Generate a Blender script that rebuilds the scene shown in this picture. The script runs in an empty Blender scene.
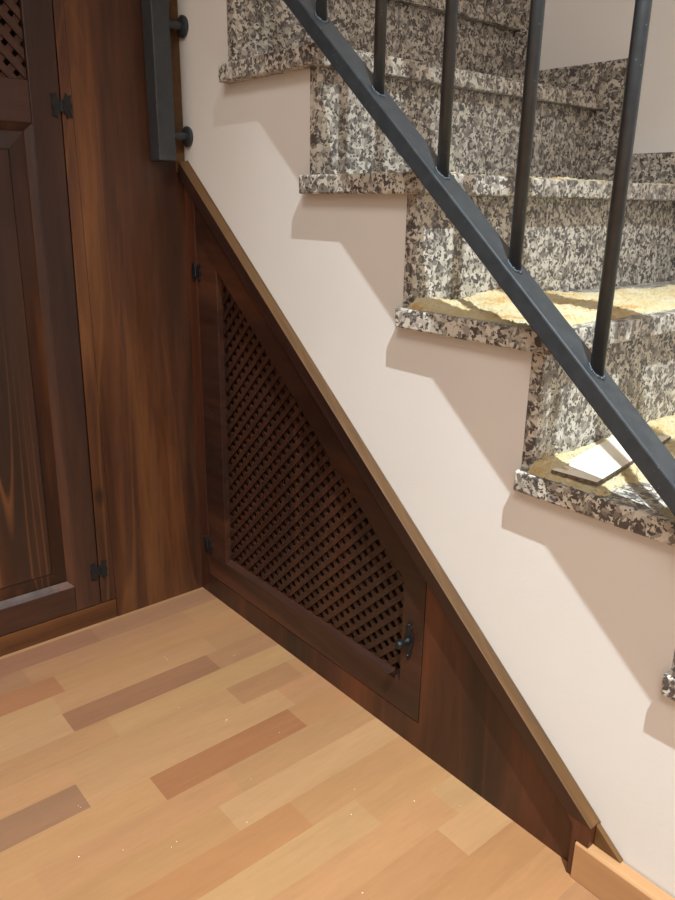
import bpy, bmesh, math, random
from mathutils import Vector, Matrix, noise
from mathutils.geometry import tessellate_polygon
random.seed(7)
COL = bpy.context.scene.collection
sc = bpy.context.scene

# ------------------------------------------------------------------ materials
def lin(c):
    return tuple(((v/255)/12.92 if v/255 <= .04045 else ((v/255+.055)/1.055)**2.4) for v in c) + (1,)

class NT:
    def __init__(s, name, rough=.5, metal=0, spec=.5):
        s.m = bpy.data.materials.new(name); s.m.use_nodes = True
        s.t = s.m.node_tree; s.b = s.t.nodes['Principled BSDF']
        s.b.inputs['Roughness'].default_value = rough
        s.b.inputs['Metallic'].default_value = metal
        s.b.inputs['Specular IOR Level'].default_value = spec
    def n(s, kind, **kw):
        nd = s.t.nodes.new(kind)
        for k, v in kw.items():
            if k in nd.inputs: nd.inputs[k].default_value = v
            else: setattr(nd, k, v)
        return nd
    def l(s, a, b): s.t.links.new(a, b)
    def coord(s, scale=(1,1,1), rot=(0,0,0), loc=(0,0,0)):
        tc = s.n('ShaderNodeTexCoord'); mp = s.n('ShaderNodeMapping')
        mp.inputs['Scale'].default_value = scale; mp.inputs['Rotation'].default_value = rot
        mp.inputs['Location'].default_value = loc
        s.l(tc.outputs['Object'], mp.inputs['Vector']); return mp.outputs['Vector']
    def noise(s, vec, scale, detail=4, rough=.55, dist=0):
        n = s.n('ShaderNodeTexNoise'); n.inputs['Scale'].default_value = scale
        n.inputs['Detail'].default_value = detail; n.inputs['Roughness'].default_value = rough
        n.inputs['Distortion'].default_value = dist
        s.l(vec, n.inputs['Vector']); return n.outputs['Fac']
    def ramp(s, fac, stops, interp='LINEAR'):
        r = s.n('ShaderNodeValToRGB'); r.color_ramp.interpolation = interp
        e = r.color_ramp.elements
        while len(e) < len(stops): e.new(.5)
        for i, (p, c) in enumerate(stops):
            e[i].position = p; e[i].color = c if len(c) == 4 else lin(c)
        s.l(fac, r.inputs['Fac']); return r.outputs['Color']
    def mix(s, fac, a, b, mode='MIX'):
        m = s.n('ShaderNodeMix', data_type='RGBA', blend_type=mode)
        for i, v in ((0, fac), (6, a), (7, b)):
            if hasattr(v, 'node'): s.l(v, m.inputs[i])
            else: m.inputs[i].default_value = v
        return m.outputs[2]
    def bump(s, h, strength=.3, dist=.002):
        b = s.n('ShaderNodeBump'); b.inputs['Strength'].default_value = strength
        b.inputs['Distance'].default_value = dist
        s.l(h, b.inputs['Height']); s.l(b.outputs['Normal'], s.b.inputs['Normal'])
    def col(s, c):
        if hasattr(c, 'node'): s.l(c, s.b.inputs['Base Color'])
        else: s.b.inputs['Base Color'].default_value = lin(c)

G_ = lambda v: (v, v, v, 1)

def wood(name, dark, mid, light, axis='z', tilt=0, rough=.43, seed=0, streak=.55, arches=False, dim=.8):
    dark, mid, light = [tuple(v*dim*f for v, f in zip(c, (1, .96, .88))) for c in (dark, mid, light)]
    return wood_(name, dark, mid, light, axis, tilt, rough, seed, streak, arches)
def wood_(name, dark, mid, light, axis, tilt, rough, seed, streak, arches):
    """dark stained pine; grain runs along axis (object space)"""
    w = NT(name, rough)
    tight, longw = 1.0, .09
    sc_ = {'z': (tight, tight, longw), 'x': (longw, tight, tight), 'y': (tight, longw, tight)}[axis]
    # rotate first (about y) so that the grain follows a sloping member
    tc = w.n('ShaderNodeTexCoord'); m1 = w.n('ShaderNodeMapping'); m2 = w.n('ShaderNodeMapping')
    m1.inputs['Rotation'].default_value = (0, tilt, 0); m1.inputs['Location'].default_value = (seed*1.7, seed*.9, seed*2.3)
    m2.inputs['Scale'].default_value = sc_
    w.l(tc.outputs['Object'], m1.inputs['Vector']); w.l(m1.outputs['Vector'], m2.inputs['Vector'])
    v = m2.outputs['Vector']
    big = w.noise(v, 9, 3, .5, .6)
    c = w.ramp(big, [(.30, dark), (.52, mid), (.72, light)])
    fine = w.noise(v, 95, 5, .6, .2)
    c = w.mix(.45, c, w.ramp(fine, [(.35, G_(.34)), (.62, G_(1.0))]), 'MULTIPLY')
    # growth ring streaks
    rv = w.noise(v, 5.5 if arches else 7, 1.5, .4, .25)
    mm = w.n('ShaderNodeMath', operation='MULTIPLY'); w.l(rv, mm.inputs[0]); mm.inputs[1].default_value = 26 if arches else 17
    fr = w.n('ShaderNodeMath', operation='FRACT'); w.l(mm.outputs[0], fr.inputs[0])
    ring = w.ramp(fr.outputs[0], [(.0, G_(0)), (.72, G_(0)), (.9, G_(1)), (1.0, G_(0))])
    msk = w.ramp(w.noise(v, 4, 2), [(.42, G_(0)), (.62, G_(1))])
    fac = w.mix(1.0, ring, msk, 'MULTIPLY')
    m = w.n('ShaderNodeMath', operation='MULTIPLY'); w.l(fac, m.inputs[0]); m.inputs[1].default_value = streak
    c = w.mix(m.outputs[0], c, lin(light))
    # small knots
    vr = w.n('ShaderNodeTexVoronoi'); vr.inputs['Scale'].default_value = 5.5
    mk = w.n('ShaderNodeMapping'); mk.inputs['Scale'].default_value = tuple(a if a == 1 else .45 for a in sc_)
    w.l(m1.outputs['Vector'], mk.inputs['Vector']); w.l(mk.outputs['Vector'], vr.inputs['Vector'])
    kn = w.ramp(vr.outputs['Distance'], [(.03, G_(1)), (.075, G_(0))])
    c = w.mix(kn, c, lin(dark))
    w.col(c); w.bump(fine, .12, .001)
    rr = w.ramp(w.noise(v, 30, 3), [(.3, G_(rough-.05)), (.7, G_(rough+.12))]); w.l(rr, w.b.inputs['Roughness'])
    return w.m

DK, MD, LT = (46, 24, 16), (86, 46, 26), (140, 82, 44)
PITCH = math.atan(.83)
M = {}
M['board'] = wood('stained_pine_board', (52, 29, 19), (98, 57, 33), (142, 92, 52), 'z', seed=1, streak=.7, dim=.84)
M['door_v'] = wood('stained_pine_door_upright', (52, 29, 21), (78, 45, 32), (116, 72, 48), 'z', seed=2, streak=.3)
M['door_h'] = wood('stained_pine_door_crosswise', (56, 31, 22), (84, 49, 34), (124, 78, 50), 'y', seed=3, streak=.3)
M['field'] = wood('stained_pine_field', (52, 28, 18), (80, 44, 26), (158, 98, 54), 'z', seed=4, streak=.75, arches=True)
M['plinth'] = wood('stained_pine_plinth', (70, 38, 20), (110, 66, 34), (140, 88, 46), 'y', seed=5, streak=.3)
M['face_v'] = wood('stained_face_upright', (48, 25, 18), (82, 44, 28), (122, 68, 42), 'z', seed=6, streak=.35)
M['trim_shade'] = wood('cap_moulding_shaded_front', (44, 24, 18), (68, 38, 26), (100, 58, 38), 'x', tilt=-PITCH, seed=7, streak=.25)
M['face_h'] = wood('stained_face_level', (44, 24, 18), (68, 38, 26), (100, 58, 38), 'x', seed=8, streak=.25)
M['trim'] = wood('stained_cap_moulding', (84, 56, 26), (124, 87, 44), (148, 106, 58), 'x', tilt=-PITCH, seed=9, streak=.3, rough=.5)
M['lath'] = wood('stained_lath', (50, 28, 20), (72, 41, 28), (88, 52, 36), 'z', seed=10, streak=.1)
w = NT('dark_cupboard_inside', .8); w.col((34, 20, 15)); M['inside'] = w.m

def plaster(name, c1, c2):
    w = NT(name, .62, spec=.3); v = w.coord()
    w.col(w.ramp(w.noise(v, 2.2, 4), [(.3, c1), (.7, c2)]))
    w.bump(w.noise(v, 140, 4, .7), .22, .001); return w.m
M['plaster'] = plaster('white_painted_plaster', (220, 216, 212), (227, 224, 220))
M['plaster_back'] = plaster('off_white_plaster', (232, 229, 227), (236, 234, 232))
M['ceil'] = plaster('ceiling_paint', (228, 224, 218), (236, 232, 226))

def granite():
    w = NT('speckled_granite', .34); v = w.coord()
    n0 = w.n('ShaderNodeTexNoise'); n0.inputs['Scale'].default_value = 70; n0.inputs['Detail'].default_value = 3
    w.l(v, n0.inputs['Vector'])
    sub = w.n('ShaderNodeVectorMath', operation='SUBTRACT'); w.l(n0.outputs['Color'], sub.inputs[0]); sub.inputs[1].default_value = (.5, .5, .5)
    scl = w.n('ShaderNodeVectorMath', operation='SCALE'); w.l(sub.outputs[0], scl.inputs[0]); scl.inputs['Scale'].default_value = .014
    add = w.n('ShaderNodeVectorMath', operation='ADD'); w.l(v, add.inputs[0]); w.l(scl.outputs[0], add.inputs[1])
    dv = add.outputs[0]
    def cells(s):
        vo = w.n('ShaderNodeTexVoronoi'); vo.inputs['Scale'].default_value = s; w.l(dv, vo.inputs['Vector'])
        sp = w.n('ShaderNodeSeparateColor'); w.l(vo.outputs['Color'], sp.inputs[0]); return sp.outputs[0]
    a = cells(125)
    base = w.ramp(a, [(0, (204, 198, 187)), (.32, (182, 175, 164)), (.56, (154, 147, 138)), (.77, (124, 118, 112))], 'CONSTANT')
    b = cells(185)
    clump = w.noise(v, 48, 3, .6)
    m = w.n('ShaderNodeMath', operation='ADD'); w.l(b, m.inputs[0]); 
    m2 = w.n('ShaderNodeMath', operation='MULTIPLY'); w.l(clump, m2.inputs[0]); m2.inputs[1].default_value = 2.1
    w.l(m2.outputs[0], m.inputs[1])
    dm = w.ramp(m.outputs[0], [(0, G_(0)), (.5, G_(0)), (.51, G_(1))], 'CONSTANT')
    m3 = w.n('ShaderNodeMath', operation='MULTIPLY_ADD'); w.l(m.outputs[0], m3.inputs[0]); m3.inputs[1].default_value = .5; m3.inputs[2].default_value = 0
    dm = w.ramp(m3.outputs[0], [(0, G_(0)), (.92, G_(1))], 'CONSTANT')
    c = w.mix(dm, base, lin((84, 79, 77)))
    d = cells(330)
    c = w.mix(w.ramp(d, [(0, G_(1)), (.10, G_(0))], 'CONSTANT'), c, lin((72, 66, 63)))
    w.col(c); return w.m
M['granite'] = granite()

def iron():
    w = NT('blue_black_painted_iron', .36, 0); v = w.coord()
    vo = w.n('ShaderNodeTexVoronoi'); vo.inputs['Scale'].default_value = 260; w.l(v, vo.inputs['Vector'])
    sp = w.n('ShaderNodeSeparateColor'); w.l(vo.outputs['Color'], sp.inputs[0])
    pick = w.ramp(sp.outputs[0], [(0, G_(0)), (.9, G_(0)), (.95, G_(.7))], 'CONSTANT')
    dot = w.ramp(vo.outputs['Distance'], [(.10, G_(1)), (.22, G_(0))])
    f = w.mix(1.0, pick, dot, 'MULTIPLY')
    base = w.ramp(w.noise(v, 60, 4), [(.3, (42, 46, 50)), (.7, (54, 58, 62))])
    w.col(w.mix(f, base, lin((130, 134, 134)))); w.bump(w.noise(v, 400, 3), .15, .0005); return w.m
M['iron'] = iron()
w = NT('weld_bead_metal', .38, 0); w.col((50, 56, 62)); M['weld'] = w.m
w = NT('black_wrought_iron', .5, .3); w.col((26, 28, 30)); v = w.coord(); w.bump(w.noise(v, 180, 3), .4, .001); M['hinge'] = w.m

def parquet():
    w = NT('beech_parquet', .36)
    at = w.n('ShaderNodeAttribute', attribute_name='tone')
    v = w.coord((1, .12, 1))
    g = w.ramp(w.noise(v, 150, 5, .6, .2), [(.3, G_(.93)), (.7, G_(1.03))])
    g2 = w.ramp(w.noise(v, 24, 3, .5, .4), [(.3, G_(.93)), (.68, G_(1.03))])
    c = w.mix(1.0, at.outputs['Color'], g, 'MULTIPLY'); c = w.mix(1.0, c, g2, 'MULTIPLY')
    # tiny medullary flecks
    v3 = w.coord((1, .3, 1)); fl = w.ramp(w.noise(v3, 420, 1), [(.25, G_(.9)), (.33, G_(1))])
    c = w.mix(1.0, c, fl, 'MULTIPLY')
    w.col(c); w.l(w.ramp(g2, [(0, G_(.34)), (1, G_(.42))]), w.b.inputs['Roughness']); return w.m
M['parquet'] = parquet()
def beech():
    w = NT('beech_skirting', .38); v = w.coord((.1, 1, 1))
    w.col(w.ramp(w.noise(v, 60, 4), [(.3, (172, 128, 88)), (.7, (184, 140, 98))])); return w.m
M['beech'] = beech()
def dust():
    w = NT('sawdust', .95, spec=.1); v = w.coord()
    n1 = w.noise(v, 420, 4, .75); n2 = w.noise(v, 22, 3)
    c = w.ramp(n2, [(.30, (236, 188, 122)), (.42, (248, 226, 176)), (.7, (252, 242, 210))])
    w.col(w.mix(.3, c, w.ramp(n1, [(.36, G_(.45)), (.55, G_(1))]), 'MULTIPLY')); w.bump(n1, 1, .006); return w.m
M['dust'] = dust()
w = NT('cream_tile_face', .3); w.col((236, 228, 212)); M['tile'] = w.m
w = NT('tile_edge', .7); v = w.coord(); w.col(w.ramp(w.noise(v, 160, 4), [(.35, (64, 54, 46)), (.65, (120, 104, 88))])); M['tile_edge'] = w.m
w = NT('crumb', .9); w.col((238, 222, 190)); M['crumb'] = w.m

# ------------------------------------------------------------------ helpers
def root_loc(p):
    while p.parent: p = p.parent
    return p.location
def obj(name, bm, mat, parent=None, bevel=0, smooth=False, mats=None):
    if parent is not None:
        bmesh.ops.translate(bm, verts=bm.verts, vec=-root_loc(parent))
    bmesh.ops.recalc_face_normals(bm, faces=bm.faces)
    me = bpy.data.meshes.new(name); bm.to_mesh(me); bm.free()
    for m in (mats or [mat]): me.materials.append(m)
    o = bpy.data.objects.new(name, me); COL.objects.link(o)
    if parent is not None: o.parent = parent
    if smooth:
        for p in me.polygons: p.use_smooth = True
    if bevel:
        b = o.modifiers.new('bevel', 'BEVEL'); b.width = bevel; b.segments = 2; b.limit_method = 'ANGLE'; b.angle_limit = math.radians(35)
        b.harden_normals = False
    return o
def thing(name, label, cat, loc, group=None):
    o = bpy.data.objects.new(name, None); COL.objects.link(o); o.location = loc; o.empty_display_size = .05
    o['label'] = label; o['category'] = cat
    if group: o['group'] = group
    bpy.context.view_layer.update(); return o
def tag(o, label, cat, group=None, kind=None):
    o['label'] = label; o['category'] = cat
    if group: o['group'] = group
    if kind: o['kind'] = kind
    return o
def struct(name, bm, mat, parent=None, **k):
    o = obj(name, bm, mat, parent, **k)
    if parent is None: o['kind'] = 'structure'
    return o
def box(x0, x1, y0, y1, z0, z1, bm=None):
    bm = bm or bmesh.new()
    v = [bm.verts.new(p) for p in ((x0,y0,z0),(x1,y0,z0),(x1,y1,z0),(x0,y1,z0),(x0,y0,z1),(x1,y0,z1),(x1,y1,z1),(x0,y1,z1))]
    for f in ((0,3,2,1),(4,5,6,7),(0,1,5,4),(1,2,6,5),(2,3,7,6),(3,0,4,7)): bm.faces.new([v[i] for i in f])
    return bm
def prism(outer, holes, t0, t1, plane='xz', bm=None):
    """extrude a 2D polygon (with holes). plane 'xz': t is y; plane 'yz': t is x"""
    bm = bm or bmesh.new()
    P3 = (lambda a, b, t: Vector((a, t, b))) if plane == 'xz' else (lambda a, b, t: Vector((t, a, b)))
    loops = [outer] + list(holes)
    flat = [q for lp in loops for q in lp]
    if holes or True:
        tris = tessellate_polygon([[Vector((a, b, 0)) for a, b in lp] for lp in loops])
    A = [bm.verts.new(P3(a, b, t0)) for a, b in flat]; B = [bm.verts.new(P3(a, b, t1)) for a, b in flat]
    if not holes and len(outer) > 2:
        bm.faces.new(A); bm.faces.new(list(reversed(B)))
    else:
        for t in tris:
            bm.faces.new([A[i] for i in t]); bm.faces.new([B[i] for i in reversed(t)])
    k = 0
    for lp in loops:
        n = len(lp)
        for i in range(n):
            a, b = k+i, k+(i+1) % n
            bm.faces.new((A[a], A[b], B[b], B[a]))
        k += n
    return bm
def cyl(p0, p1, r, seg=20, bm=None, r1=None):
    bm = bm or bmesh.new(); p0, p1 = Vector(p0), Vector(p1); d = p1-p0
    q = d.to_track_quat('Z', 'Y').to_matrix().to_4x4()
    bmesh.ops.create_cone(bm, cap_ends=True, segments=seg, radius1=r, radius2=r if r1 is None else r1, depth=d.length,
                          matrix=Matrix.Translation((p0+p1)/2) @ q)
    return bm
def lathe(prof, mat4, seg=24, bm=None):
    """prof: (radius, height) along local z"""
    bm = bm or bmesh.new(); rings = []
    for r, h in prof:
        rings.append([bm.verts.new(mat4 @ Vector((max(r, 1e-4)*math.cos(2*math.pi*i/seg), max(r, 1e-4)*math.sin(2*math.pi*i/seg), h))) for i in range(seg)])
    for a, b in zip(rings, rings[1:]):
        for i in range(seg): bm.faces.new((a[i], a[(i+1) % seg], b[(i+1) % seg], b[i]))
    bm.faces.new(rings[0]); bm.faces.new(list(reversed(rings[-1]))); return bm
def clip(poly, conv):
    """Sutherland-Hodgman, conv counter-clockwise"""
    out = list(poly)
    for i in range(len(conv)):
        (ax, ay), (bx, by) = conv[i], conv[(i+1) % len(conv)]
        side = lambda p: (bx-ax)*(p[1]-ay)-(by-ay)*(p[0]-ax)
        src, out = out, []
        for j in range(len(src)):
            p, q = src[j], src[(j+1) % len(src)]; sp, sq = side(p), side(q)
            if sp >= 0: out.append(p)
            if (sp >= 0) != (sq >= 0):
                t = sp/(sp-sq); out.append((p[0]+t*(q[0]-p[0]), p[1]+t*(q[1]-p[1])))
        if len(out) < 3: return []
    return out
def lattice(conv, pitch, wd, tf, tm, tb, plane, first=1):
    """two crossed layers of laths at 45 degrees clipped to a convex polygon"""
    bm = bmesh.new(); s2 = math.sqrt(.5)
    for lay, sgn in enumerate((first, -first)):
        dx, dy = s2, s2*sgn; nx, ny = -dy, dx
        ds = [a*nx+b*ny for a, b in conv]
        k = math.floor(min(ds)/pitch)-1
        while k*pitch < max(ds)+pitch:
            c = k*pitch; cx, cy = nx*c, ny*c; L = 4
            q = [(cx-dx*L-nx*wd/2, cy-dy*L-ny*wd/2), (cx+dx*L-nx*wd/2, cy+dy*L-ny*wd/2), (cx+dx*L+nx*wd/2, cy+dy*L+ny*wd/2), (cx-dx*L+nx*wd/2, cy-dy*L+ny*wd/2)]
            r = clip(q, conv); k += 1
            rr = []
            for p in r:
                if not rr or (abs(p[0]-rr[-1][0])+abs(p[1]-rr[-1][1])) > 1e-5: rr.append(p)
            if len(rr) >= 3:
                t0, t1 = (tf, tm) if lay == 0 else (tm, tb)
                prism(rr, [], t0, t1, plane, bm)
    return bm
def chamfer_ring(inner, outer_in, t_front, t_back, plane, bm):
    """sloping moulding between two similar polygons"""
    P3 = (lambda a, b, t: Vector((a, t, b))) if plane == 'xz' else (lambda a, b, t: Vector((t, a, b)))
    A = [bm.verts.new(P3(a, b, t_front)) for a, b in outer_in]; B = [bm.verts.new(P3(a, b, t_back)) for a, b in inner]
    n = len(A)
    for i in range(n): bm.faces.new((A[i], A[(i+1) % n], B[(i+1) % n], B[i]))

# ------------------------------------------------------------------ stair numbers
RUN, RISE = .243, .1933
X0, Z0, OV, TH, DEP = .1792, 1.1569, .0194, .030, .2835
XR = .4233; W = .806; WALL = .816
SX = lambda k: X0+k*RUN+DXS.get(k, 0)
SZ = lambda k: Z0-k*RISE
DXR = {2: -.006, 3: -.004, 1: .003}
DXS = {0: .003, 1: .003, 2: -.001}
OVS = {0: .0245, -1: .0245, -2: .0245, 1: .0240, 2: .0208}
RX = lambda k: XR+(k-1)*RUN+DXR.get(k, 0)          # back face of riser k (stands on tread k)
LINE = lambda x: 1.009-.83*x         # top of the sloping cap moulding

# ------------------------------------------------------------------ room shell
def tone(c, j=0):
    r = [v*(1+random.uniform(-j, j)) for v in c]; r = [v+(m-v)*.22 for v, m in zip(r, (206, 156, 112))]; r = lin(r); return (r[0]*.57, r[1]*.55, r[2]*.53, 1)
bm = bmesh.new(); lay = bm.loops.layers.float_color.new('tone')
fixed = {
 0: [(-.30, .0, (182, 134, 106)), (-.66, -.30, (170, 122, 98)), (-1.3, -.66, (178, 126, 100))],
 1: [(-.47, -.10, (200, 150, 110)), (-.9, -.47, (186, 138, 106)), (-.10, .0, (206, 156, 112))],
 2: [(-.8, -.428, (192, 130, 94)), (-.428, .0, (208, 158, 112))],
 3: [(-.90, -.455, (216, 168, 122)), (-.455, -.12, (210, 160, 116)), (-.12, 0, (202, 152, 110))],
 4: [(-.95, -.459, (216, 170, 124)), (-.459, -.15, (172, 122, 92)), (-.15, .0, (192, 144, 106))],
 5: [(-.85, -.40, (206, 156, 112)), (-.40, .0, (214, 166, 118))],
 6: [(-.50, -.178, (210, 162, 116)), (-.178, -.03, (192, 142, 102)), (-.03, .0, (204, 154, 110)), (-.9, -.50, (214, 164, 116))],
 7: [(-.95, -.507, (168, 126, 98)), (-.507, -.1, (216, 168, 120)), (-.1, 0, (206, 154, 110))],
 8: [(-.406, -.12, (184, 120, 82)), (-.12, .0, (204, 150, 106)), (-.70, -.406, (216, 164, 116))],
 9: [(-.62, -.30, (212, 160, 112)), (-.30, .0, (206, 156, 110)), (-1.0, -.62, (214, 162, 116))],
 10: [(-.349, .0, (222, 176, 128)), (-.65, -.349, (212, 158, 110))],
 11: [(-.60, -.255, (210, 150, 100)), (-.255, .0, (212, 160, 112))],
 12: [(-.64, -.17, (224, 176, 126)), (-.17, .0, (216, 164, 114))],
 13: [(-.5, -.06, (218, 166, 116)), (-.06, .0, (222, 174, 124))],
 14: [(-.55, -.11, (210, 154, 106)), (-.11, .02, (226, 178, 128))],
 15: [(-.48, -.0, (208, 150, 100))],
 16: [(-.46, -.0, (214, 158, 108))],
}
pal = [(212, 162, 116), (206, 156, 110), (218, 168, 120), (210, 156, 108), (198, 146, 104), (190, 128, 88)]
k = -24
while .0085+.0633*k < 3.6:
    xa, xb = .0085+.0633*k, .0085+.0633*(k+1)
    rows = sorted(fixed.get(k, []))
    done = rows[0][0] if rows else None
    y = -3.2; segs = []
    end = rows[0][0] if rows else .9
    yy = end
    while yy > -3.2:
        nb = max(-3.2, yy-random.uniform(.28, .62)); segs.append((nb, yy, random.choice(pal[:5] if random.random() < .85 else pal))); yy = nb
    segs += rows
    if rows:
        segs.append((rows[-1][1], .9, random.choice(pal)))
    for a, b, c in segs:
        vs = [bm.verts.new(p) for p in ((xa, a, 0), (xb, a, 0), (xb, b, 0), (xa, b, 0))]
        f = bm.faces.new(vs); cc = tone(c, .012)
        for lp in f.loops: lp[lay] = cc
    k += 1
me_floor = struct('floor', bm, M['parquet'])

# stair side wall: follows the underside of the treads, opened for the cupboard front
poly = [(-1.45, 0), (-1.45, SZ(-6)-TH-.01)]
for kk in range(-6, 6):
    zt = SZ(kk)-TH
    if kk == -6: poly[-1] = (-1.45, zt)
    poly.append((RX(kk+1), zt))
    if kk < 5: poly.append((RX(kk+1), SZ(kk+1)-TH))
poly.append((RX(6), 0))
# cupboard opening along the floor (runs from the corner to the foot of the moulding)
poly += [(1.085, 0), (1.085, LINE(1.085)-.012), (.0, LINE(0)-.012), (0, 0)]
bm = prism(poly, [], 0, .09, 'xz'); struct('wall_stair_side', bm, M['plaster'])
# edges of the risers close the wall to the room behind: back wall
struct('wall_back', box(-1.45, 3.5, WALL, WALL+.1, 0, 3.2), M['plaster_back'])
struct('wall_left', box(-1.55, -1.45, -3.2, WALL+.1, 0, 3.2), M['plaster_back'])
struct('wall_right', box(3.5, 3.6, -3.2, WALL+.1, 0, 3.2), M['plaster_back'])
struct('wall_front', box(-1.55, 3.6, -3.3, -3.2, 0, 3.2), M['plaster_back'])
struct('ceiling', box(-1.55, 3.6, -3.3, WALL+.1, 3.2, 3.3), M['ceil'])
# beech skirting board right of the cupboard front
bm = prism([(-.0242, .0), (-.002, .0), (-.002, .0650), (-.0205, .0650), (-.0242, .0615)], [], 1.0745, RX(6)+.02, 'yz')
struct('baseboard_right', bm, M['beech'], bevel=.0012)

# ------------------------------------------------------------------ staircase
stair = thing('staircase', 'grey speckled granite staircase rising to the left behind the iron railing', 'staircase', (RX(6), W/2, 0))
for kk in range(-6, 6):
    obj('tread', box(SX(kk), SX(kk)+DEP, -OVS.get(kk, OV), W+.004, SZ(kk)-TH, SZ(kk)), M['granite'], stair, bevel=.003)
for kk in range(-5, 7):
    zb = SZ(kk) if kk < 6 else 0
    obj('riser', box(RX(kk)+.0006, RX(kk)+.020, -.001, W+.004, zb, SZ(kk-1)-TH), M['granite'], stair, bevel=.0008)
for kk in range(-6, 6):
    a = RX(kk)+.0201; b = RX(kk+1)+.0895; zt = SZ(kk)+.0689
    nb = RX(kk+1)+.0201
    zl = SZ(kk+1) if kk < 5 else 0.0
    z0_ = SZ(kk)
    # level strip over the tread, then down the riser to the next strip
    x_nose = SX(kk)+DEP+.0005
    pl = [(a+.0699 if kk > -6 else a, z0_), (x_nose, z0_), (x_nose, SZ(kk)-TH-.0005), (nb, SZ(kk)-TH-.0005), (nb, zl), (b, zl), (b, zt), (a+.0699 if kk > -6 else a, zt)]
    if kk == 5: pl = [(a+.0699, z0_), (x_nose, z0_), (x_nose, zt), (a+.0699, zt)]
    obj('skirting_tile', prism(pl, [], W-.006, WALL, 'xz'), M['granite'], stair, bevel=.0008)

# sawdust on the treads: mounded crumbly heightfields
def dust_patch(name, k, x0, x1, y0, y1, hfun, label):
    bm = bmesh.new(); st = .0026; nx = int((x1-x0)/st); ny = int((y1-y0)/st); g = {}
    H = {}
    for i in range(nx+1):
        for j in range(ny+1):
            x, y = x0+i*st, y0+j*st
            h = hfun(x, y)
            h += .0034*noise.noise(Vector((x*110, y*110, k)))+.0026*noise.noise(Vector((x*260, y*260, k+3)))+.0016*noise.noise(Vector((x*610, y*610, k+5)))
            H[i, j] = h
    def V(i, j):
        if (i, j) not in g: g[i, j] = bm.verts.new((x0+i*st, y0+j*st, SZ(k)+max(H[i, j], .0002)))
        return g[i, j]
    for i in range(nx):
        for j in range(ny):
            if max(H[i, j], H[i+1, j], H[i, j+1], H[i+1, j+1]) > .0006:
                bm.faces.new((V(i, j), V(i+1, j), V(i+1, j+1), V(i, j+1)))
    rng = random.Random(k*31)
    for q in range(900):                                # coarse shavings and flakes
        i, j = rng.randrange(nx), int(ny*rng.random()**1.7)
        if H[i, j] > .001:
            r_ = rng.uniform(.0009, .0024)
            mt = Matrix.Translation((x0+i*st, y0+j*st, SZ(k)+H[i, j]+r_*.2)) @ Matrix.Rotation(rng.uniform(0, 6), 4, Vector((rng.random(), rng.random(), rng.random()+.1))) @ Matrix.Diagonal((1, .7, .4, 1))
            bmesh.ops.create_icosphere(bm, subdivisions=1, radius=r_, matrix=mt)
    o = obj(name, bm, M['dust'])
    return tag(o, label, 'sawdust', group='sawdust on the granite treads', kind='stuff')
def h2(x, y):
    xr_, xf = RX(2)+.02, SX(2)+DEP
    e = min(1, (xf-.022-x)/.02) ; e = min(e, (y+.012)/.02)
    n = .55+.9*noise.noise(Vector((x*14, y*9, 1.3)))
    heap = .012*math.exp(-((x-xr_-.01)/.05)**2-((y-.02)/.05)**2) + .010*math.exp(-((x-xr_-.03)/.06)**2-((y-.17)/.07)**2)
    back = -.012*max(0, min(1, (y-.36)/.08))*max(0, min(1, (xr_+.09-x)/.04))
    return min(e, 1)*(.0075*n+.001)+min(max(e, 0), 1)*heap+back - (.004 if e < 0 else 0)
def h3(x, y):
    xr_, xf = RX(3)+.02, SX(3)+DEP
    e = min(1, (xf-.03-x)/.02); e = min(e, (y+.014)/.016)
    n = .5+.9*noise.noise(Vector((x*13, y*9, 7.7)))
    heap = .008*math.exp(-((x-xr_)/.05)**2)
    bare = -.03*math.exp(-((x-1.075)/.030)**2-((y-.045)/.055)**2)
    r = min(e, 1)*(.007*n+.0015)+min(max(e, 0), 1)*heap+bare-(.004 if e < 0 else 0)
    return r
def h1(x, y):
    xf = SX(1)+DEP; e = min(1, (xf-.003-x)/.01); e = min(e, (y+.01)/.02)
    n = noise.noise(Vector((x*30, y*22, 2.7)))
    return .006*(n-.12)*max(e, 0)-(.003 if e < 0 else 0)
dust_patch('sawdust', 2, RX(2)+.0205, SX(2)+DEP-.002, -OV+.002, .70, h2, 'thick pale yellow sawdust heaped on the middle tread, crossed by the railing')
dust_patch('sawdust', 3, RX(3)+.0205, SX(3)+DEP-.002, -OV+.002, .60, h3, 'yellow sawdust around the white tile offcut on the lowest dusty tread')
dust_patch('sawdust', 1, RX(1)+.15, SX(1)+DEP-.002, -.01, .72, h1, 'thin sawdust crumbs along the front edge of the eye-level tread')

# tile offcut lying on the dust
bm = bmesh.new()
pts = [(.960, -.010), (1.024, -.004), (.988, .255), (.934, .19)]
zb = SZ(3)
lo = [bm.verts.new((x, y, zb+.0085+.003*(y > .1))) for x, y in pts]; hi = [bm.verts.new((x, y, zb+.0132+.003*(y > .1))) for x, y in pts]
bm.faces.new(list(reversed(lo))).material_index = 1; bm.faces.new(hi)
for i in range(4): bm.faces.new((lo[i], lo[(i+1) % 4], hi[(i+1) % 4], hi[i])).material_index = 1
o = obj('tile_offcut', bm, None, mats=[M['tile'], M['tile_edge']])
tag(o, 'cream white pointed tile offcut lying in sawdust on a granite tread', 'tile piece')

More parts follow.
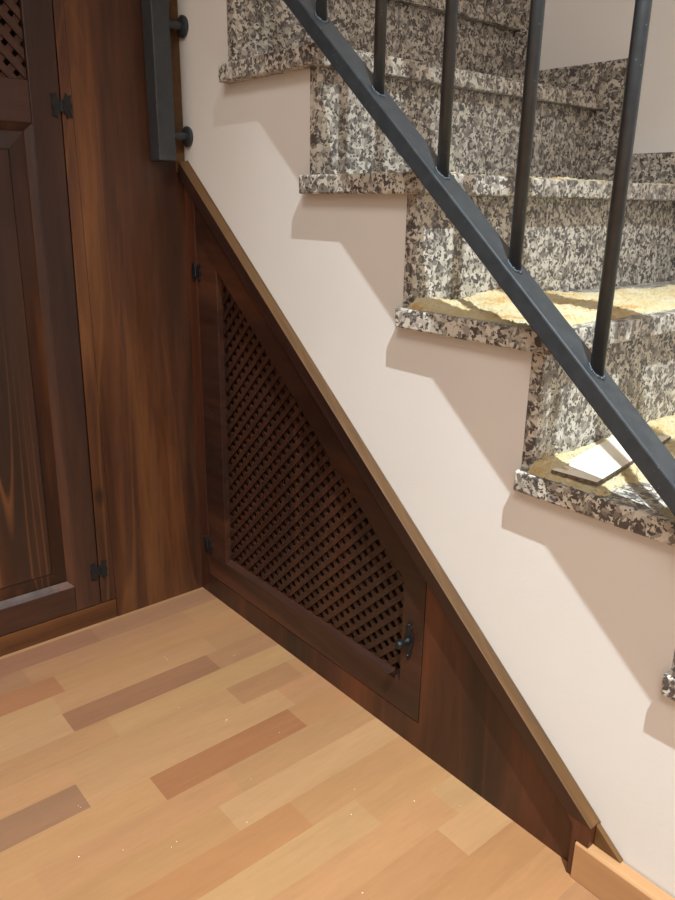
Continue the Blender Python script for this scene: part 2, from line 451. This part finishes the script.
# ------------------------------------------------------------------ railing
SL = -.8520; rail_y0, rail_y1 = -.058, -.019
ang = math.atan(-SL)
def crease(x): return 1.6100+SL*x
rail = thing('stair_railing', 'blue-black iron stair railing with round balusters and a sloping square bar', 'railing', (.024, -.06, .995))
vth = .0300
xa, xb = .024, 1.62
pl = [(xa, crease(xa)-vth), (xb, crease(xb)-vth), (xb, crease(xb)), (xa, crease(xa))]
obj('bottom_rail', prism(pl, [], rail_y0, rail_y1, 'xz'), M['iron'], rail, bevel=.0022)
# handrail far above the picture, same slope
pl = [(xa, crease(xa)+.78), (xb, crease(xb)+.78), (xb, crease(xb)+.815), (xa, crease(xa)+.815)]
obj('handrail', prism(pl, [], rail_y0, rail_y1, 'xz'), M['iron'], rail, bevel=.0022)
for i in range(-3, 7):
    x = .502+i*.1305
    zt = crease(x)
    b = obj('baluster', cyl((x, -.038, zt-.008), (x, -.038, zt+.785), .0083, 20), M['iron'], rail, smooth=True)
    bm = bmesh.new()
    for a in range(28):
        t = a/28*2*math.pi; q_ = .0086+random.uniform(-.0006, .0008)
        bx, by = x+q_*math.cos(t), -.038+q_*math.sin(t)
        bmesh.ops.create_icosphere(bm, subdivisions=2, radius=random.uniform(.0020, .0030), matrix=Matrix.Translation((bx, by, crease(bx)-.0003)))
    obj('weld_bead', bm, M['weld'], b, smooth=True)
obj('post', box(.004, .044, -.080, -.042, .995, 2.34), M['iron'], rail, bevel=.002)
for z in (1.044, 1.244):
    br = obj('wall_bracket', cyl((.022, -.0425, z), (.022, -.004, z), .0075, 20), M['iron'], rail, smooth=False)
    obj('flange', lathe([(.019, 0), (.020, .002), (.020, .0055), (.017, .0075), (.009, .0085)], Matrix.Translation((.022, -.0002, z)) @ Matrix.Rotation(math.pi/2, 4, 'X')), M['iron'], br, smooth=False)

# ------------------------------------------------------------------ cupboard under the stairs
cup = thing('understair_cupboard', 'triangular dark wood cupboard front under the stairs with a lattice door', 'cupboard', (.5, 0, 0))
YF, YB = -.0050, .018
TV = .034                                  # height of moulding measured vertically
top = lambda x: LINE(x)-TV+.006
dL, dR, dB = .040, .748, .053
dt = lambda x: top(x)-.010                 # top edge of the door, parallel to the slope
g = .0015
door_hole = [(dL, dB), (dR, dB), (dR, dt(dR)), (dL, dt(dL))]
outer = [(.0005, .0003), (1.0735, .0003), (1.0735, top(1.0735)), (.0005, top(.0005))]
# face frame in pieces so that the grain turns with each member
bm = prism(outer, [door_hole], YF, YB, 'xz')
obj('face_frame', bm, M['face_v'], cup, bevel=.0008)
# door: stiles and rails around the lattice
hole = [(.119, .113), (.697, .113), (.697, .8790-.81*.697), (.119, .8790-.81*.119+.002)]
dout = [(dL+g, dB+g), (dR-g, dB+g), (dR-g, dt(dR)-g), (dL+g, dt(dL)-g)]
rec = .012
hin = [(.1196, .121), (.6965, .121), (.6965, hole[2][1]-.001), (.1196, hole[3][1]-.001)]
bm = bmesh.new(); prism(dout, [hole], YF-.0005, YB, 'xz', bm)
door = obj('door', bm, M['face_h'], cup, bevel=.001)
bm = bmesh.new(); chamfer_ring(hin, hole, YF+.001, YF+rec, 'xz', bm)
chamfer_ring([(a, b) for a, b in hin], hin, YF+rec, YF+rec+.006, 'xz', bm)
bmesh.ops.solidify(bm, geom=bm.faces, thickness=.001) if False else None
obj('moulding', bm, M['face_h'], door)
conv = [(.1215, .117), (.695, .117), (.695, hole[2][1]-.001), (.1215, hole[3][1]-.004)]
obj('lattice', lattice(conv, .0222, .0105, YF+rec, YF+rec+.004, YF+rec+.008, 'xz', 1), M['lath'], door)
def butterfly(cx, cz, s=1.0, plane='xz', t0=0, t1=0):
    bm = bmesh.new()
    leaf = [(.0015, -.009), (.006, -.012), (.0095, -.0225), (.0125, -.0165), (.0185, -.0195), (.0165, -.008), (.0195, 0), (.0165, .008), (.0185, .0195), (.0125, .0165), (.0095, .0225), (.006, .012), (.0015, .009)]
    for sg in (1, -1):
        q = [(cx+sg*a*s, cz+b*s) for a, b in leaf]
        if sg < 0: q.reverse()
        prism(q, [], t0, t1, plane, bm)
    m = (t0*.35+t1*.65) if False else t0
    if plane == 'xz': cyl((cx, t0+.0005, cz-.010*s), (cx, t0+.0005, cz+.010*s), .0030*s, 14, bm)
    else: cyl((t1-.0005, cx, cz-.010*s), (t1-.0005, cx, cz+.010*s), .0030*s, 14, bm)
    return bm
for z in (.133, .775):
    obj('hinge', butterfly(dL, z, .92, 'xz', YF-.0035, YF-.0006), M['hinge'], door)
# wrought iron knob on a shaped plate
kx, kz = .716, .207
bm = bmesh.new()
pr = [(0, -.040), (.004, -.034), (.0028, -.030), (.0075, -.025), (.0055, -.018), (.0095, -.010), (.0105, 0), (.0095, .010), (.0055, .018), (.0075, .025), (.0028, .030), (.004, .034), (0, .040)]
q = [(kx+a, kz+b) for a, b in pr] + [(kx-a, kz+b) for a, b in reversed(pr[1:-1])]
prism(q, [], YF-.0030, YF-.0006, 'xz', bm)
for b in (-.030, .030): bmesh.ops.create_icosphere(bm, subdivisions=2, radius=.0028, matrix=Matrix.Translation((kx, YF-.003, kz+b)))
pl_ = obj('escutcheon', bm, M['hinge'], door)
obj('knob', lathe([(.0075, 0), (.006, .004), (.0042, .009), (.0045, .013), (.0072, .017), (.0080, .021), (.0070, .026), (.003, .028)], Matrix.Translation((kx, YF-.003, kz)) @ Matrix.Rotation(math.pi/2, 4, 'X')), M['hinge'], door, smooth=True)
# sloping cap moulding with its small returned end
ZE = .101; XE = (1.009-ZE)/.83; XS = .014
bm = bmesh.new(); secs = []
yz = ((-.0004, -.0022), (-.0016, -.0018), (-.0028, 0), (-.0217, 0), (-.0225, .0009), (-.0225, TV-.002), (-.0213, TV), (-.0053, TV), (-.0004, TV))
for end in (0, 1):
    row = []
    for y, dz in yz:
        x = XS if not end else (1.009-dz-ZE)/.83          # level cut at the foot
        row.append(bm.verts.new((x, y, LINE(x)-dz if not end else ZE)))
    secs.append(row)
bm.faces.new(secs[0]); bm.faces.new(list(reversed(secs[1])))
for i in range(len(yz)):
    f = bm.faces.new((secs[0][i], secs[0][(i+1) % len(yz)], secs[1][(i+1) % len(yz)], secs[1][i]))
    if i >= 4: f.material_index = 1                    # front faces darker than the lit top: shade put into the colour
obj('cap_moulding', bm, None, cup, mats=[M['trim'], M['trim_shade']])
obj('end_block', prism([(1.0665, .0005), (1.0735, .0005), (1.0735, .0657), (1.0935, .0657), (1.0935, ZE-.0006), (1.0545, ZE-.0006), (1.0665, .086)], [], -.0218, -.0053, 'xz'), M['face_v'], cup, bevel=.0005)
obj('wall_strip', prism([(1.0942, .066), (1.136, .066), (1.0942, LINE(1.0942)-.001)], [], -.009, -.0004, 'xz'), M['trim'], cup, bevel=.0006)
obj('dark_backing', prism([(.002, .001), (1.08, .001), (1.08, LINE(1.08)-.02), (.002, LINE(.002)-.02)], [], .085, .0895, 'xz'), M['inside'], cup)  # dark sheet added behind the lattice to keep stray light out

# ------------------------------------------------------------------ tall cabinet on the left
cab = thing('tall_cabinet', 'tall dark-stained pine cabinet on the left with panelled and latticed door', 'cabinet', (-.25, -.45, 0))
CY0, CH = -1.05, 2.30
bm = bmesh.new()
box(-.50, -.022, CY0, CY0+.02, 0, CH, bm); box(-.50, -.48, CY0, -.001, 0, CH, bm); box(-.50, 0, CY0, -.001, CH, CH+.02, bm); box(-.48, -.022, CY0+.02, -.001, .02, .035, bm)
obj('carcass', bm, M['inside'], cab)
obj('side_panel', box(-.022, -.0004, CY0, -.8125, .046, CH), M['board'], cab, bevel=.0007)
HB = -.2585     # hinge-side edge of the door
def slanted(y0b, y1b, z0, z1): return [(y0b, z0), (y1b, z0), (y1b, z1), (y0b, z1)]
obj('side_panel', box(-.022, 0, -.2290, -.0005, .0003, CH), M['board'], cab, bevel=.0007)
obj('corner_strip', box(.0003, .0018, -.021, -.0006, .975, CH), M['trim'], cab, bevel=.0012)
SHR = lambda y, z: y+.0135*(z-.6)
obj('face_stile', prism([(SHR(HB, .048)+.0022, .0485), (-.2295, .0485), (-.2295, CH), (SHR(HB, CH)+.0022, CH)], [], -.022, -.0002, 'yz'), M['board'], cab, bevel=.0007)
obj('plinth', box(-.022, -.0008, CY0, -.2295, .0003, .0455), M['plinth'], cab, bevel=.001)
yL = -.80
dout = [(yL, .0475), (HB, .0475), (HB, 2.28), (yL, 2.28)]
ps, pt = -.313, yL+.068
h1_ = [(pt, .108), (ps, .108), (ps, 1.049), (pt, 1.049)]
h2_ = [(pt, 1.120), (ps, 1.120), (ps, 2.20), (pt, 2.20)]
# stiles, rails
cd = obj('door', prism([(ps, .0475), (HB, .0475), (HB, 2.28), (ps, 2.28)], [], -.020, .0, 'yz'), M['door_v'], cab, bevel=.0018)
obj('stile', prism([(yL, .0475), (pt, .0475), (pt, 2.28), (yL, 2.28)], [], -.020, .0, 'yz'), M['door_v'], cd, bevel=.0018)
for a, b in ((.0475, .108), (1.049, 1.120), (2.20, 2.28)):
    obj('rail', prism([(pt+.0003, a), (ps-.0003, a), (ps-.0003, b), (pt+.0003, b)], [], -.020, -.0003, 'yz'), M['door_h'], cd, bevel=.0018)
# raised panel: ogee step, sloping border, flat field
def ring(y0, y1, z0, z1): return [(y0, z0), (y1, z0), (y1, z1), (y0, z1)]
def ins(d): return ring(pt+d, ps-d, .108+d, 1.049-d)
bm = bmesh.new()
chamfer_ring(ins(.006), ins(.0), -.0015, -.006, 'yz', bm)
chamfer_ring(ins(.013), ins(.006), -.006, -.012, 'yz', bm)
obj('moulding', bm, M['door_v'], cd)
bm = bmesh.new()
chamfer_ring(ins(.044), ins(.012), -.0135, -.0065, 'yz', bm)
chamfer_ring(ins(.0465), ins(.044), -.0065, -.0035, 'yz', bm)
A = [bm.verts.new((-.0035, a, b)) for a, b in ins(.0465)]; bm.faces.new(A)
obj('raised_panel', bm, M['field'], cd)
conv = ring(pt+.001, ps-.001, 1.121, 2.199)
obj('lattice', lattice(conv, .0222, .0125, -.006, -.011, -.016, 'yz', -1), M['lath'], cd)
for o_ in [cd]+[c_ for c_ in cd.children]:
    for v_ in o_.data.vertices: v_.co.y += .0135*(v_.co.z-.6)
for z in (.131, 1.083):
    obj('hinge', butterfly(SHR(HB, z)+.001, z, 1.0, 'yz', .0006, .0036), M['hinge'], cd)

# light crumbs dropped on the parquet
bm = bmesh.new()
spots = [(.47, -.23), (.56, -.17), (.62, -.28), (.75, -.16), (.79, -.20), (.83, -.10), (.50, -.52), (.62, -.50), (.66, -.44), (.88, -.05), (.30, -.10), (.38, -.28), (.90, -.28), (.70, -.33), (.22, -.22), (.60, -.56)]
for x, y in spots:
    for q in range(random.choice((1, 1, 2))):
        r = random.uniform(.0006, .0012)
        bmesh.ops.create_icosphere(bm, subdivisions=1, radius=r, matrix=Matrix.Translation((x+random.uniform(-.006, .006), y+random.uniform(-.006, .006), r*.5)) @ Matrix.Scale(.5, 4, (0, 0, 1)))
tag(obj('wood_crumbs', bm, M['crumb']), 'tiny pale crumbs scattered on the beech parquet floor', 'crumbs', kind='stuff')

# ------------------------------------------------------------------ light
def light(kind, name, loc, energy, color, **kw):
    l = bpy.data.lights.new(name, kind); l.energy = energy; l.color = color
    for k_, v_ in kw.items(): setattr(l, k_, v_)
    o = bpy.data.objects.new(name, l); COL.objects.link(o); o.location = loc; return o
s = light('SPOT', 'ceiling_downlight', (1.86, -.65, 2.98), 630, (.86, .97, 1), shadow_soft_size=.012, spot_size=math.radians(80), spot_blend=1.0)
s.rotation_euler = (Vector((1.45, -.45, 0))-s.location).to_track_quat('-Z', 'Y').to_euler()
a = light('AREA', 'room_fill', (2.3, -2.2, 3.1), 64, (1, .95, .88), shape='SQUARE', size=1.0)  # unseen area light added as warm fill for the room
a.rotation_euler = (0, 0, 0)
wd = bpy.data.worlds.new('room_air'); sc.world = wd; wd.use_nodes = True
wd.node_tree.nodes['Background'].inputs[0].default_value = (1, .96, .92, 1); wd.node_tree.nodes['Background'].inputs[1].default_value = .15

# ------------------------------------------------------------------ camera
cam = bpy.data.cameras.new('camera'); co = bpy.data.objects.new('camera', cam); COL.objects.link(co)
co.location = (1.4853, -.8245, .9204); co.rotation_euler = (1.2503, -.0150, .8740)
cam.sensor_fit = 'VERTICAL'; cam.sensor_height = 24; cam.lens = 744.8145/900*24; cam.clip_start = .01
sc.camera = co
vs = sc.view_settings; vs.view_transform = 'Standard'; vs.look = 'None'; vs.gamma = 1; vs.use_curve_mapping = False; vs.exposure = 0
